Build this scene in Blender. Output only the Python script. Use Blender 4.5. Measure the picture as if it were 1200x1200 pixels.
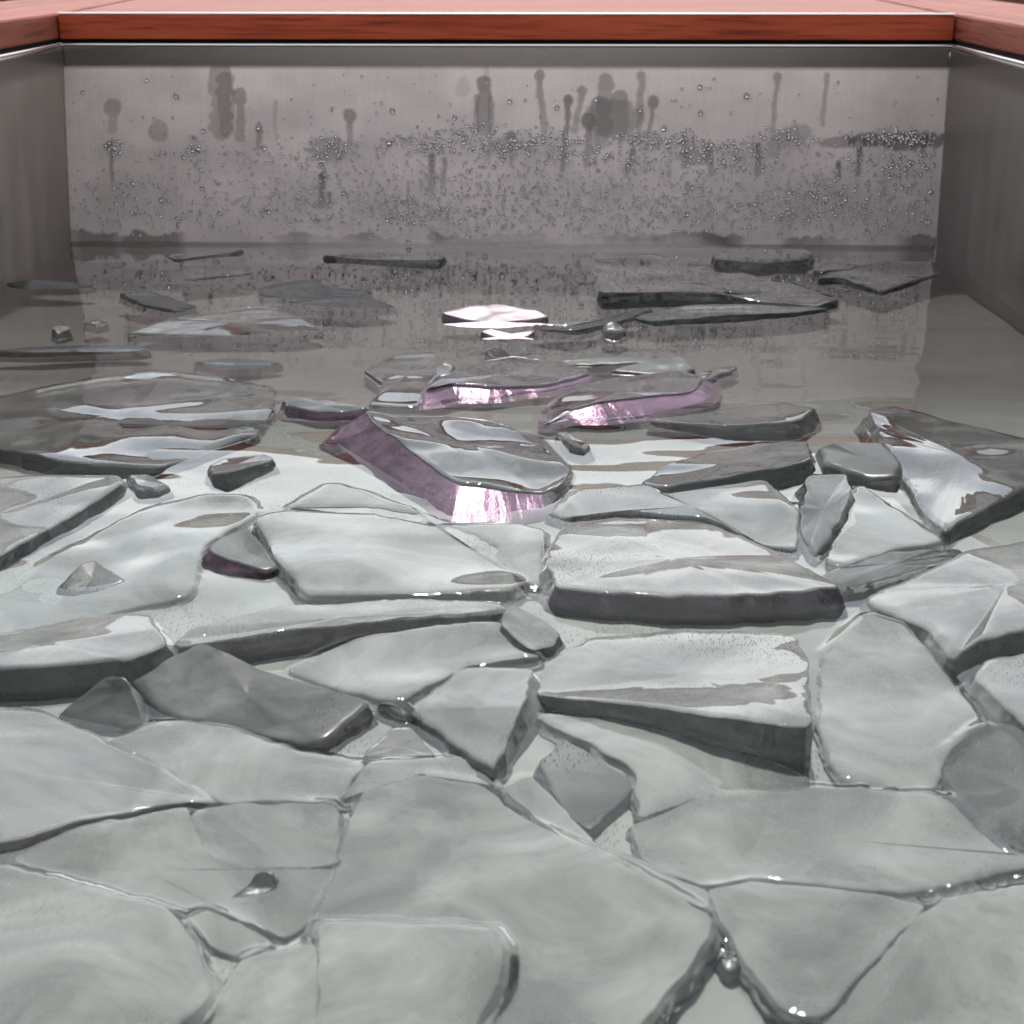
import bpy, math, random
import numpy as np
from mathutils import Vector

for _o in list(bpy.data.objects):
    bpy.data.objects.remove(_o)
SC = bpy.context.scene
COL = SC.collection
R = math.radians

# ------------------------------------------------------------------ camera
F = 1700.0                       # focal length in photo pixels (photo is 1200 px wide)
H = 0.353                        # camera height above the water, metres
PITCH = math.atan(662.0 / F)
YAW = math.atan(45.0 / (F / math.cos(PITCH)))
cam_d = bpy.data.cameras.new('camera')
cam = bpy.data.objects.new('camera', cam_d)
COL.objects.link(cam)
cam.location = (0, 0, H)
cam.rotation_euler = (math.pi / 2 - PITCH, 0, YAW)
cam_d.sensor_width = 36.0
cam_d.lens = 36.0 * F / 1200.0
cam_d.clip_start = 0.01
cam_d.clip_end = 500
cam_d.dof.use_dof = True
cam_d.dof.focus_distance = 1.0
cam_d.dof.aperture_fstop = 22.0
SC.camera = cam

# ------------------------------------------------------------------ sky, sun, exposure
SUN_ELEV, SUN_AZ = 62.0, 4.0     # degrees; azimuth measured from +Y (ahead) towards the left
world = bpy.data.worlds.new('World')
SC.world = world
world.use_nodes = True
wn = world.node_tree
wn.nodes.clear()
w_out = wn.nodes.new('ShaderNodeOutputWorld')
w_bg = wn.nodes.new('ShaderNodeBackground')
w_sky = wn.nodes.new('ShaderNodeTexSky')
w_sky.sky_type = 'NISHITA'
w_sky.sun_disc = False
w_sky.sun_elevation = R(SUN_ELEV)
w_sky.sun_rotation = R(-SUN_AZ)
w_sky.air_density = 1.0
w_sky.dust_density = 0.1
w_sky.ozone_density = 1.0
w_hs = wn.nodes.new('ShaderNodeHueSaturation')
w_hs.inputs['Saturation'].default_value = 0.30
wn.links.new(w_sky.outputs[0], w_hs.inputs['Color'])
# broken high cloud, the same all round
w_tc = wn.nodes.new('ShaderNodeTexCoord')
w_mp = wn.nodes.new('ShaderNodeMapping')
w_mp.inputs['Scale'].default_value = (1.0, 1.0, 1.8)
w_no = wn.nodes.new('ShaderNodeTexNoise')
w_no.inputs['Scale'].default_value = 4.2
w_no.inputs['Detail'].default_value = 5.0
w_no.inputs['Distortion'].default_value = 0.5
w_rp = wn.nodes.new('ShaderNodeValToRGB')
w_rp.color_ramp.elements[0].position = 0.38
w_rp.color_ramp.elements[1].position = 0.64
w_cl = wn.nodes.new('ShaderNodeHueSaturation')
w_cl.inputs['Saturation'].default_value = 0.05
w_cl.inputs['Value'].default_value = 1.2
w_mx = wn.nodes.new('ShaderNodeMix')
w_mx.data_type = 'RGBA'
w_hs.inputs['Value'].default_value = 0.9
wn.links.new(w_sky.outputs[0], w_cl.inputs['Color'])
wn.links.new(w_tc.outputs['Generated'], w_mp.inputs[0])
wn.links.new(w_mp.outputs[0], w_no.inputs['Vector'])
wn.links.new(w_no.outputs['Fac'], w_rp.inputs['Fac'])
wn.links.new(w_rp.outputs['Color'], w_mx.inputs[0])
wn.links.new(w_hs.outputs[0], w_mx.inputs[6])
wn.links.new(w_cl.outputs[0], w_mx.inputs[7])
wn.links.new(w_mx.outputs[2], w_bg.inputs['Color'])
w_bg.inputs['Strength'].default_value = 0.12
wn.links.new(w_bg.outputs[0], w_out.inputs['Surface'])

sun_d = bpy.data.lights.new('sun', 'SUN')
sun_d.energy = 2.2
sun_d.angle = R(3)
sun_d.color = (1.0, 0.95, 0.91)
sun = bpy.data.objects.new('sun', sun_d)
COL.objects.link(sun)
sdir = Vector((-math.sin(R(SUN_AZ)) * math.cos(R(SUN_ELEV)), math.cos(R(SUN_AZ)) * math.cos(R(SUN_ELEV)), math.sin(R(SUN_ELEV))))
sun.rotation_euler = sdir.to_track_quat('Z', 'Y').to_euler()

SC.view_settings.view_transform = 'Standard'
SC.view_settings.look = 'None'
SC.view_settings.gamma = 1.0
SC.view_settings.use_curve_mapping = False
SC.view_settings.exposure = 1.26
SC.render.engine = 'CYCLES'
SC.cycles.use_denoising = True
SC.cycles.max_bounces = 8
SC.cycles.transmission_bounces = 6
SC.cycles.transparent_max_bounces = 12
SC.cycles.sample_clamp_indirect = 6.0
SC.cycles.blur_glossy = 0.3
SC.cycles.caustics_reflective = False
SC.cycles.use_adaptive_sampling = True
SC.cycles.adaptive_threshold = 0.03

# ------------------------------------------------------------------ helpers
_fw = Vector((-math.sin(YAW) * math.cos(PITCH), math.cos(YAW) * math.cos(PITCH), -math.sin(PITCH)))
_rt = Vector((math.cos(YAW), math.sin(YAW), 0))
_up = _rt.cross(_fw)

def ray(x, y):
    return _fw + _rt * ((x - 600) / F) - _up * ((y - 600) / F)

def P(x, y, z=0.0):
    """photo pixel -> point on the horizontal plane z"""
    d = ray(x, y)
    t = (z - H) / d.z
    return Vector((d.x * t, d.y * t, z))

def PY(x, y, Y):
    """photo pixel -> point on the vertical plane at distance Y"""
    d = ray(x, y)
    t = Y / d.y
    return Vector((d.x * t, Y, H + d.z * t))

_rng = np.random.default_rng(11)
_tab = _rng.random((256, 256))

def vnoise(x, y):
    x = np.asarray(x, float); y = np.asarray(y, float)
    xi = np.floor(x).astype(int); yi = np.floor(y).astype(int)
    fx = x - xi; fy = y - yi
    fx = fx * fx * fx * (fx * (fx * 6 - 15) + 10); fy = fy * fy * fy * (fy * (fy * 6 - 15) + 10)
    g = lambda a, b: _tab[a % 256, b % 256]
    a = g(xi, yi) * (1 - fx) + g(xi + 1, yi) * fx
    b = g(xi, yi + 1) * (1 - fx) + g(xi + 1, yi + 1) * fx
    return (a * (1 - fy) + b * fy) * 2 - 1

def fbm(x, y, o=4, g=0.5):
    s = 0; a = 1.0
    for i in range(o):
        s = s + a * vnoise(x + 17.3 * i, y - 9.1 * i)
        x = x * 2.03; y = y * 2.03; a *= g
    return s

def mesh_obj(name, verts, faces, mats, parent=None, smooth=True, mat_idx=None, loc=(0, 0, 0)):
    me = bpy.data.meshes.new(name)
    me.from_pydata([tuple(map(float, v)) for v in verts], [], faces)
    for m in (mats if isinstance(mats, (list, tuple)) else [mats]):
        me.materials.append(m)
    if mat_idx is not None:
        me.polygons.foreach_set('material_index', mat_idx)
    me.polygons.foreach_set('use_smooth', [smooth] * len(me.polygons))
    me.update()
    o = bpy.data.objects.new(name, me)
    o.location = loc
    COL.objects.link(o)
    if parent:
        o.parent = parent
    return o

def empty(name, loc=(0, 0, 0)):
    o = bpy.data.objects.new(name, None)
    o.location = loc
    o.empty_display_size = 0.05
    COL.objects.link(o)
    return o

def tag(o, label=None, cat=None, group=None, kind=None):
    if label: o['label'] = label
    if cat: o['category'] = cat
    if group: o['group'] = group
    if kind: o['kind'] = kind
    return o

def grid_faces(nu, nv):
    i = np.arange(nu - 1)[:, None] * nv + np.arange(nv - 1)[None, :]
    i = i.ravel()
    return np.stack([i, i + 1, i + nv + 1, i + nv], 1).tolist()

# ------------------------------------------------------------------ material helpers
def new_mat(name):
    m = bpy.data.materials.new(name)
    m.use_nodes = True
    nt = m.node_tree
    nt.nodes.clear()
    out = nt.nodes.new('ShaderNodeOutputMaterial')
    return m, nt, out

class N:
    def __init__(s, nt): s.nt = nt
    def __call__(s, typ, ins=None, **kw):
        n = s.nt.nodes.new('ShaderNode' + typ)
        for k, v in kw.items(): setattr(n, k, v)
        for k, v in (ins or {}).items():
            if hasattr(v, 'node') and hasattr(v, 'is_linked'):
                s.nt.links.new(v, n.inputs[k])
            else:
                n.inputs[k].default_value = v
        return n
    def ramp(s, fac, pts):
        n = s.nt.nodes.new('ShaderNodeValToRGB')
        e = n.color_ramp.elements
        while len(e) < len(pts): e.new(0.5)
        for k, (p, c) in enumerate(pts):
            e[k].position = p
            e[k].color = c if len(c) == 4 else (*c, 1)
        s.nt.links.new(fac, n.inputs['Fac'])
        return n.outputs['Color']
    def math(s, op, a, b=0.5, clamp=False):
        n = s.nt.nodes.new('ShaderNodeMath'); n.operation = op; n.use_clamp = clamp
        for i, v in enumerate((a, b)):
            if hasattr(v, 'is_linked'): s.nt.links.new(v, n.inputs[i])
            else: n.inputs[i].default_value = v
        return n.outputs[0]
    def mixc(s, fac, a, b, blend='MIX'):
        n = s.nt.nodes.new('ShaderNodeMix'); n.data_type = 'RGBA'; n.blend_type = blend
        for k, v in ((0, fac), (6, a), (7, b)):
            if hasattr(v, 'is_linked'): s.nt.links.new(v, n.inputs[k])
            else: n.inputs[k].default_value = v if not isinstance(v, tuple) or len(v) == 4 else (*v, 1)
        return n.outputs[2]

def g3(v): return (v, v, v, 1)

# --- wood
def mat_wood(name, ax, base=(0.34, 0.060, 0.026), dark=(0.14, 0.022, 0.010), light=(0.42, 0.095, 0.044)):
    m, nt, out = new_mat(name); n = N(nt)
    tc = n('TexCoord')
    sc = [34, 34, 34]; sc[ax] = 2.2
    mp = n('Mapping', {'Vector': tc.outputs['Object'], 'Scale': tuple(sc)})
    w = n('TexNoise', {'Vector': mp.outputs[0], 'Scale': 1.0, 'Detail': 8.0, 'Roughness': 0.62, 'Distortion': 0.6})
    sc2 = [240, 240, 240]; sc2[ax] = 11
    mp2 = n('Mapping', {'Vector': tc.outputs['Object'], 'Scale': tuple(sc2)})
    w2 = n('TexNoise', {'Vector': mp2.outputs[0], 'Scale': 1.0, 'Detail': 3.0})
    c = n.ramp(w.outputs['Fac'], [(0.30, dark), (0.47, base), (0.72, light)])
    pore = n.ramp(w2.outputs['Fac'], [(0.34, g3(0.45)), (0.47, g3(1.0))])
    c = n.mixc(0.75, c, pore, 'MULTIPLY')
    bump = n('Bump', {'Height': w2.outputs['Fac'], 'Strength': 0.25, 'Distance': 0.001})
    b = n('BsdfPrincipled', {'Base Color': c, 'Roughness': 0.55, 'Normal': bump.outputs[0], 'Specular IOR Level': 0.12})
    nt.links.new(b.outputs[0], out.inputs[0])
    return m

# --- steel with condensation: point attribute "fog" says how much mist covers the metal
def mat_steel(name, tint=(0.20, 0.182, 0.178), rough=0.24, fog=True, fogcol=(0.86, 0.735, 0.70)):  # dark default tint stands for dark surroundings mirrored in the clean steel
    m, nt, out = new_mat(name); n = N(nt)
    tc = n('TexCoord')
    mp = n('Mapping', {'Vector': tc.outputs['Object'], 'Scale': (900, 900, 9)})
    br = n('TexNoise', {'Vector': mp.outputs[0], 'Scale': 1.0, 'Detail': 2.0})
    big = n('TexNoise', {'Vector': tc.outputs['Object'], 'Scale': 5.0, 'Detail': 4.0, 'Roughness': 0.6})
    bump = n('Bump', {'Height': br.outputs['Fac'], 'Strength': 0.05, 'Distance': 0.0005})
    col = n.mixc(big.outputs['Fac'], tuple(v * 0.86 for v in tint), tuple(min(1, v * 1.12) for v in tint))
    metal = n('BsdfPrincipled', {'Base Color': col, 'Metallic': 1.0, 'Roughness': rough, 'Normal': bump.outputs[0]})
    sh = metal.outputs[0]
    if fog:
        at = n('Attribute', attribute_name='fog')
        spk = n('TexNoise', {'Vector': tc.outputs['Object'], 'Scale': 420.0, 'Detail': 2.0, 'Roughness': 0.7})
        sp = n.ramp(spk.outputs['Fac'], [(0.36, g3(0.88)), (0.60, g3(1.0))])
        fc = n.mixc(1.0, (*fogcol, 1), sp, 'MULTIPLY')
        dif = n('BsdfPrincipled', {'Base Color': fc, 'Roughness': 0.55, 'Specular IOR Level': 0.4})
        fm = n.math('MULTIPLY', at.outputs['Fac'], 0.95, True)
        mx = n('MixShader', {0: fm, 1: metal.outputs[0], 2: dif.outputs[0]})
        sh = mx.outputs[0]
    nt.links.new(sh, out.inputs[0])
    return m

def mat_plain(name, col, rough=0.5, metal=0.0, **kw):
    m, nt, out = new_mat(name); n = N(nt)
    ins = {'Base Color': (*col, 1), 'Roughness': rough, 'Metallic': metal}
    ins.update(kw)
    b = n('BsdfPrincipled', ins)
    nt.links.new(b.outputs[0], out.inputs[0])
    return m

# --- water: a clear skin, mirror by Fresnel, otherwise see-through
def mat_water():
    m, nt, out = new_mat('clear_water'); n = N(nt)
    tc = n('TexCoord')
    rip = n('TexNoise', {'Vector': tc.outputs['Object'], 'Scale': 30.0, 'Detail': 2.0, 'Roughness': 0.4})
    bump = n('Bump', {'Height': rip.outputs['Fac'], 'Strength': 0.06, 'Distance': 0.002})
    fr = n('Fresnel', {'IOR': 1.40, 'Normal': bump.outputs[0]})
    fac = n.math('MULTIPLY', n.math('POWER', fr.outputs[0], 1.5), 3.8, True)   # glassy skin, stronger towards grazing
    gl = n('BsdfGlossy', {'Color': (1, 1, 1, 1), 'Roughness': 0.02, 'Normal': bump.outputs[0]})
    tr = n('BsdfTransparent', {'Color': (0.872, 0.888, 0.874, 1)})
    mx = n('MixShader', {0: fac, 1: tr.outputs[0], 2: gl.outputs[0]})
    nt.links.new(mx.outputs[0], out.inputs[0])
    return m

# --- ice
def mat_ice(name, base=(0.40, 0.422, 0.408), trans=0.70, rough=0.025, cloudy=0.25, dash=0.9, vary=(0.86, 1.10), bump_d=0.0003, seed=0.0, clear=(0.86, 0.88, 0.86), spec=(1, 1, 1), gloss=0.75, patch=(0.51, 0.61)):
    m, nt, out = new_mat(name); n = N(nt)
    tc = n('TexCoord')
    oi = n('ObjectInfo')
    off = n('VectorMath', {0: tc.outputs['Object'], 1: oi.outputs['Location']}, operation='ADD')
    V = off.outputs[0]
    cl = n('TexNoise', {'Vector': V, 'Scale': 14.0, 'Detail': 8.0, 'Roughness': 0.62, 'Distortion': 1.0})
    cloud = n.ramp(cl.outputs['Fac'], [(0.34, g3(0)), (0.66, g3(1))])
    # elongated bubble dashes
    wob = n('TexNoise', {'Vector': V, 'Scale': 9.0, 'Detail': 2.0})
    wv = n('VectorMath', {0: wob.outputs['Color'], 1: (0.035, 0.035, 0.0)}, operation='MULTIPLY')
    V2 = n('VectorMath', {0: V, 1: wv.outputs[0]}, operation='ADD').outputs[0]
    mp = n('Mapping', {'Vector': V2, 'Rotation': (0, 0, 0.25 + seed), 'Scale': (850, 190, 190)})
    vo = n('TexVoronoi', {'Vector': mp.outputs[0], 'Scale': 1.0, 'Randomness': 1.0})
    ds = n.ramp(vo.outputs['Distance'], [(0.20, g3(1)), (0.36, g3(0))])
    pm = n('TexNoise', {'Vector': V, 'Scale': 8.0, 'Detail': 4.0})
    pmask = n.ramp(pm.outputs['Fac'], [(patch[0], g3(0)), (patch[1], g3(1))])
    dm = n.math('MULTIPLY', ds, pmask)
    dm = n.math('MULTIPLY', dm, dash)
    col = n.mixc(cloud, tuple(v * vary[0] for v in base), tuple(min(1, v * vary[1]) for v in base))
    col = n.mixc(dm, col, (0.025, 0.026, 0.027))
    tw = n.math('SUBTRACT', trans + cloudy * 0.5, n.math('MULTIPLY', cloud, cloudy))
    tw = n.math('MULTIPLY', tw, n.math('SUBTRACT', 1.0, dm), True)
    # hairline cracks and veils inside the ice
    cw = n('TexNoise', {'Vector': V, 'Scale': 16.0, 'Detail': 4.0, 'Roughness': 0.6})
    cv = n('VectorMath', {0: cw.outputs['Color'], 1: (0.07, 0.07, 0.0)}, operation='MULTIPLY')
    V3 = n('VectorMath', {0: V, 1: cv.outputs[0]}, operation='ADD').outputs[0]
    ck = n('TexVoronoi', {'Vector': V3, 'Scale': 6.0}, feature='DISTANCE_TO_EDGE')
    ckl = n.ramp(ck.outputs['Distance'], [(0.0025, g3(1)), (0.007, g3(0))])
    ckm = n.ramp(cl.outputs['Fac'], [(0.45, g3(0)), (0.6, g3(1))])
    ckf = n.math('MULTIPLY', n.math('MULTIPLY', ckl, ckm), 0.55)
    col = n.mixc(ckf, col, tuple(v * 0.4 for v in base))
    tw = n.math('MULTIPLY', tw, n.math('SUBTRACT', 1.0, ckf), True)
    fine = n('TexNoise', {'Vector': V, 'Scale': 55.0, 'Detail': 3.0, 'Roughness': 0.5})
    bump = n('Bump', {'Height': fine.outputs['Fac'], 'Strength': 0.12, 'Distance': bump_d})
    bump2 = n('Bump', {'Height': dm, 'Strength': 0.2, 'Distance': 0.0006, 'Normal': bump.outputs[0]})
    b = n('BsdfDiffuse', {'Color': col, 'Normal': bump2.outputs[0]})
    g = n('BsdfPrincipled', {'Base Color': (*clear, 1), 'Roughness': rough, 'IOR': 1.31, 'Transmission Weight': 1.0, 'Normal': bump2.outputs[0]})
    mx = n('MixShader', {0: tw, 1: b.outputs[0], 2: g.outputs[0]})
    fr = n('Fresnel', {'IOR': 1.36, 'Normal': bump.outputs[0]})
    gl = n('BsdfGlossy', {'Color': (*spec, 1), 'Roughness': rough, 'Normal': bump.outputs[0]})
    fin = n('MixShader', {0: n.math('MULTIPLY', n.math('POWER', fr.outputs[0], 1.5), gloss * 4.0, True), 1: mx.outputs[0], 2: gl.outputs[0]})
    nt.links.new(fin.outputs[0], out.inputs[0])
    return m

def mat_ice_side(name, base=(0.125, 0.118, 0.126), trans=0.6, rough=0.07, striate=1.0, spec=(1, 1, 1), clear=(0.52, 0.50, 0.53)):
    m, nt, out = new_mat(name); n = N(nt)
    tc = n('TexCoord')
    mp = n('Mapping', {'Vector': tc.outputs['Object'], 'Scale': (620, 620, 70)})
    st = n('TexNoise', {'Vector': mp.outputs[0], 'Scale': 1.0, 'Detail': 3.0, 'Roughness': 0.6})
    cl = n('TexNoise', {'Vector': tc.outputs['Object'], 'Scale': 40.0, 'Detail': 6.0, 'Roughness': 0.6})
    col = n.mixc(cl.outputs['Fac'], tuple(v * 0.35 for v in base), tuple(min(1, v * 1.7) for v in base))
    stc = n.ramp(st.outputs['Fac'], [(0.36, g3(0.45)), (0.5, g3(1.0)), (0.64, g3(1.7))])
    col = n.mixc(0.85, col, stc, 'MULTIPLY')
    bnd = n('TexNoise', {'Vector': n('Mapping', {'Vector': tc.outputs['Object'], 'Scale': (26, 26, 160)}).outputs[0], 'Scale': 1.0, 'Detail': 3.0})
    bd = n.ramp(bnd.outputs['Fac'], [(0.40, g3(0.0)), (0.62, g3(1.0))])
    col = n.mixc(n.math('MULTIPLY', bd, 0.55), col, tuple(min(1, v * 2.2) for v in base))
    bump = n('Bump', {'Height': st.outputs['Fac'], 'Strength': 0.35 * striate, 'Distance': 0.0008})
    bump2 = n('Bump', {'Height': cl.outputs['Fac'], 'Strength': 0.3, 'Distance': 0.002, 'Normal': bump.outputs[0]})
    b = n('BsdfPrincipled', {'Base Color': col, 'Roughness': rough, 'IOR': 1.40, 'Specular Tint': (*spec, 1), 'Normal': bump2.outputs[0]})
    g = n('BsdfPrincipled', {'Base Color': (*clear, 1), 'Roughness': rough, 'IOR': 1.40, 'Specular Tint': (*spec, 1), 'Transmission Weight': 1.0, 'Normal': bump2.outputs[0]})
    mx = n('MixShader', {0: trans, 1: b.outputs[0], 2: g.outputs[0]})
    nt.links.new(mx.outputs[0], out.inputs[0])
    return m

M_wood_x = mat_wood('red_hardwood_across', 0)
M_wood_y = mat_wood('red_hardwood_along', 1, base=(0.22, 0.062, 0.038), dark=(0.12, 0.030, 0.018), light=(0.27, 0.085, 0.055))  # same wood too, its top-side glare worked into the colour
M_wood_p = mat_wood('glare_greyed_hardwood', 0, base=(0.23, 0.078, 0.052), dark=(0.15, 0.045, 0.030), light=(0.28, 0.105, 0.074))  # same wood as the fascia, greyed to carry the glare on its top
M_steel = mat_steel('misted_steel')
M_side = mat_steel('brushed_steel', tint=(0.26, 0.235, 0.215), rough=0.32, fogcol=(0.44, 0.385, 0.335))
M_side_r = mat_steel('darker_side_steel', tint=(0.17, 0.152, 0.145), rough=0.34, fogcol=(0.27, 0.235, 0.22))  # right wall steel, darker than the left
M_bare = mat_steel('bare_steel', tint=(0.62, 0.60, 0.58), rough=0.18, fog=False)
M_weld = mat_plain('weld_bead', (0.74, 0.71, 0.68), 0.28, 1.0)
M_dark = mat_plain('near_black', (0.010, 0.009, 0.009), 0.8, **{'Specular IOR Level': 0.1})  # near-black for the joints and for gap shade under the boards
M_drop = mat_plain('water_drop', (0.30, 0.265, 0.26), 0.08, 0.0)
M_bead = mat_plain('metal_glint_bead', (0.95, 0.93, 0.92), 0.12, 1.0)  # white metal standing for the bright glint in each drop
M_water = mat_water()
M_ice = {
    'milky': mat_ice('milky_ice', gloss=0.42, base=(0.36, 0.382, 0.366), trans=0.66),
    'drowned': mat_ice('drowned_milky_ice', gloss=0.42, base=(0.44, 0.466, 0.450), trans=0.52, seed=0.2, vary=(0.82, 1.10), patch=(0.50, 0.64), dash=0.5),
    'clear': mat_ice('clear_ice', base=(0.20, 0.21, 0.20), trans=0.85, cloudy=0.3, dash=0.3, seed=0.6),
    'frost': mat_ice('frosted_ice', base=(0.095, 0.106, 0.104), trans=0.40, gloss=0.35, rough=0.28, cloudy=0.3, dash=1.0, vary=(0.45, 1.6), bump_d=0.0025, seed=1.1),
    'glare': mat_ice('glare_tinted_ice', base=(0.15, 0.14, 0.15), trans=0.4, rough=0.36, cloudy=0.2, dash=0.0, gloss=0.42, spec=(1.0, 0.76, 0.92)),  # pink of the sun glare put into the gloss colour
    'dark': mat_ice('dark_clear_ice', base=(0.055, 0.060, 0.066), trans=0.45, gloss=0.35, cloudy=0.2, dash=0.1, seed=0.3),  # dark base stands for the dark that the tilted tops mirror
}
M_iside = {
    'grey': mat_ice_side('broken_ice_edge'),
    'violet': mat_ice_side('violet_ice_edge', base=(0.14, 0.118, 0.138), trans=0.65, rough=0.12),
    'pink': mat_ice_side('pink_glint_ice_edge', base=(0.135, 0.096, 0.130), trans=0.5, rough=0.20, spec=(1.0, 0.50, 0.86), striate=0.8),  # pink of the sun glints put into base colour and specular tint
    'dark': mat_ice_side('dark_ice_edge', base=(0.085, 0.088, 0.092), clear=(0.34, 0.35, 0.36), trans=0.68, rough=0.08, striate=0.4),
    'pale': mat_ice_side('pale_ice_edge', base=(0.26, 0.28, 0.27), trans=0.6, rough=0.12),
}

# ------------------------------------------------------------------ the tub
wl, wr = P(82, 287), P(1098, 291)
D = 0.5 * (wl.y + wr.y)
bl, br = PY(82, 287, D), PY(1098, 291, D)
tl, tr_ = PY(72, 52, D), PY(1115, 54, D)
ZT = 0.5 * (tl.z + tr_.z)                 # top of the steel
XL0, XR0, XLT, XRT = bl.x, br.x, tl.x, tr_.x
ZB = -0.55
YN = -0.35                                 # near end of the tub, behind the camera
def xl(z): return XL0 + (XLT - XL0) * z / ZT
def xr(z): return XR0 + (XRT - XR0) * z / ZT

tub = empty('steel_tub', (0, D, ZB))
tag(tub, 'square stainless steel plunge tub with misted back wall, holding water and broken ice', 'tub')
def tubpart(name, v, f, m, smooth=True, **kw):
    v = np.asarray(v, float) - np.array([0, D, ZB])
    return mesh_obj(name, v, f, m, parent=tub, smooth=smooth, **kw)

# --- back wall with the condensation map, in photo-pixel-like wall units
NU, NV = 560, 190
us = np.linspace(0, 1, NU)
zs = np.linspace(-0.10, ZT, NV)
U, Z = np.meshgrid(us, zs, indexing='ij')
X = (XL0 + (XLT - XL0) * Z / ZT) * (1 - U) + (XR0 + (XRT - XR0) * Z / ZT) * U
wallv = np.stack([X.ravel(), np.full(X.size, D), Z.ravel()], 1)
PXX = 77 + U * 1029                      # wall coordinates in photo pixels
PYY = 288 - 236 * Z / ZT
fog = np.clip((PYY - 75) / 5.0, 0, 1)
wig = fbm(PXX / 9.0, PYY / 9.0, 3)
soft = fbm(PXX / 70.0, PYY / 45.0, 3)
fog *= np.clip(0.90 + 0.13 * soft, 0, 1)
fog *= 0.97 + 0.03 * fbm(PXX / 2.3, PYY / 60.0, 2)
def streak(x, y0, y1, w, bulb=0.0, s=0.8, dx=0.0, soft_=1.6):
    """a run in the mist where a drop has wiped the steel clean"""
    global fog
    t = np.clip((PYY - y0) / (y1 - y0), 0, 1)
    cx = x + dx * t + 1.2 * vnoise(PYY / 12.0, PYY * 0 + x)
    ww = w * (1 + 0.25 * vnoise(PYY / 7.0, PXX * 0 + x * 1.7))
    d = np.hypot((PXX - cx), np.maximum(np.maximum(y0 - PYY, PYY - y1), 0) * 1.2) - ww
    a = np.clip(0.5 - d / soft_, 0, 1) * (1 - 0.35 * t)
    if bulb:
        db = np.hypot(PXX - x, (PYY - y0 - bulb * 0.6) * 0.9) - bulb * (1 + 0.12 * wig)
        a = np.maximum(a, np.clip(0.5 - db / 2.2, 0, 1))
    fog *= 1 - s * a
def patch(x, y, rx, ry, s=0.6, rag=0.35, sf=0.25):
    global fog
    d = np.hypot((PXX - x) / rx, (PYY - y) / ry) + rag * wig * 0.5 - 1
    fog *= 1 - s * np.clip(0.5 - d / sf, 0, 1)
# hand-placed runs (photo pixels)
for a in [(262, 58, 150, 13, 0, .55), (268, 90, 150, 10, 0, .45), (284, 105, 160, 5, 9, .55), (134, 118, 150, 6, 10, .42), (188, 143, 150, 5, 12, .35),
          (306, 142, 170, 3.2, 0, .6), (326, 116, 160, 2.5, 3, .3), (413, 128, 165, 3.4, 8, .65), (380, 202, 240, 4.0, 5, .95),
          (388, 225, 241, 3, 0, .7), (570, 92, 150, 8, 8, .75), (562, 110, 150, 3, 0, .6), (578, 112, 180, 3, 0, .6), (572, 60, 92, 3, 0, .3),
          (510, 178, 228, 3.6, 4, .95), (524, 183, 225, 3, 3, .7), (482, 210, 262, 1.6, 2, .7), (602, 152, 190, 2.5, 6, .75),
          (634, 82, 150, 4, 6, .7, 6), (668, 110, 196, 3.4, 6, .85, -4), (684, 100, 150, 3.4, 6, .65, -8), (692, 132, 190, 4.0, 9, .75),
          (711, 90, 150, 9, 8, .6), (706, 120, 160, 12, 0, .6), (728, 110, 150, 10, 0, .6), (752, 84, 155, 4, 5, .6), (767, 112, 160, 3, 7, .7, -5),
          (745, 172, 202, 3, 4, .8, -6), (806, 160, 190, 4, 0, .6), (832, 165, 200, 4, 4, .75, 6), (891, 165, 200, 3.4, 3, .85),
          (909, 84, 150, 3, 5, .55, -3), (966, 84, 142, 2.8, 3, .5, -3), (985, 185, 203, 3, 3, .85), (1008, 168, 200, 3.2, 3, .8), (1083, 150, 178, 3, 0, .6),
          (810, 210, 222, 3, 3, .8), (595, 218, 250, 1.4, 0, .6), (130, 165, 210, 2.0, 5, .7), (1040, 163, 166, 3, 4, .4)]:
    streak(*a)
for a in [(386, 172, 20, 14, .35), (1050, 160, 55, 9, .7, .8), (720, 135, 34, 22, .55), (938, 150, 18, 10, .35), (600, 165, 20, 9, .5), (990, 162, 30, 7, .5),
          (815, 180, 18, 9, .4), (910, 168, 9, 12, .3), (545, 100, 10, 12, .2)]:
    patch(*a)
# wet line just above the water
base = np.clip((PYY - (272 + 4.5 * fbm(PXX / 16.0, PXX * 0, 4))) / 2.0, 0, 1) * np.clip((PYY - 200) / 10, 0, 1)
gap = np.clip(0.62 + 1.3 * fbm(PXX / 60.0, PXX * 0 + 3.1, 3), 0.0, 1)
fog *= 1 - 0.75 * base * gap
fog *= 1 - 0.7 * np.clip((PYY - 283) / 2.0, 0, 1) * np.clip((290 - PYY) / 2.0, 0, 1)
fog[PYY > 290] = 1
fog = np.clip(fog, 0, 1)
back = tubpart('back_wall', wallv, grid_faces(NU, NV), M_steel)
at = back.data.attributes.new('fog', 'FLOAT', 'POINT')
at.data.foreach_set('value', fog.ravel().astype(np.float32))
so = back.modifiers.new('sheet', 'SOLIDIFY'); so.thickness = 0.003; so.offset = 1.0

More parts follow.
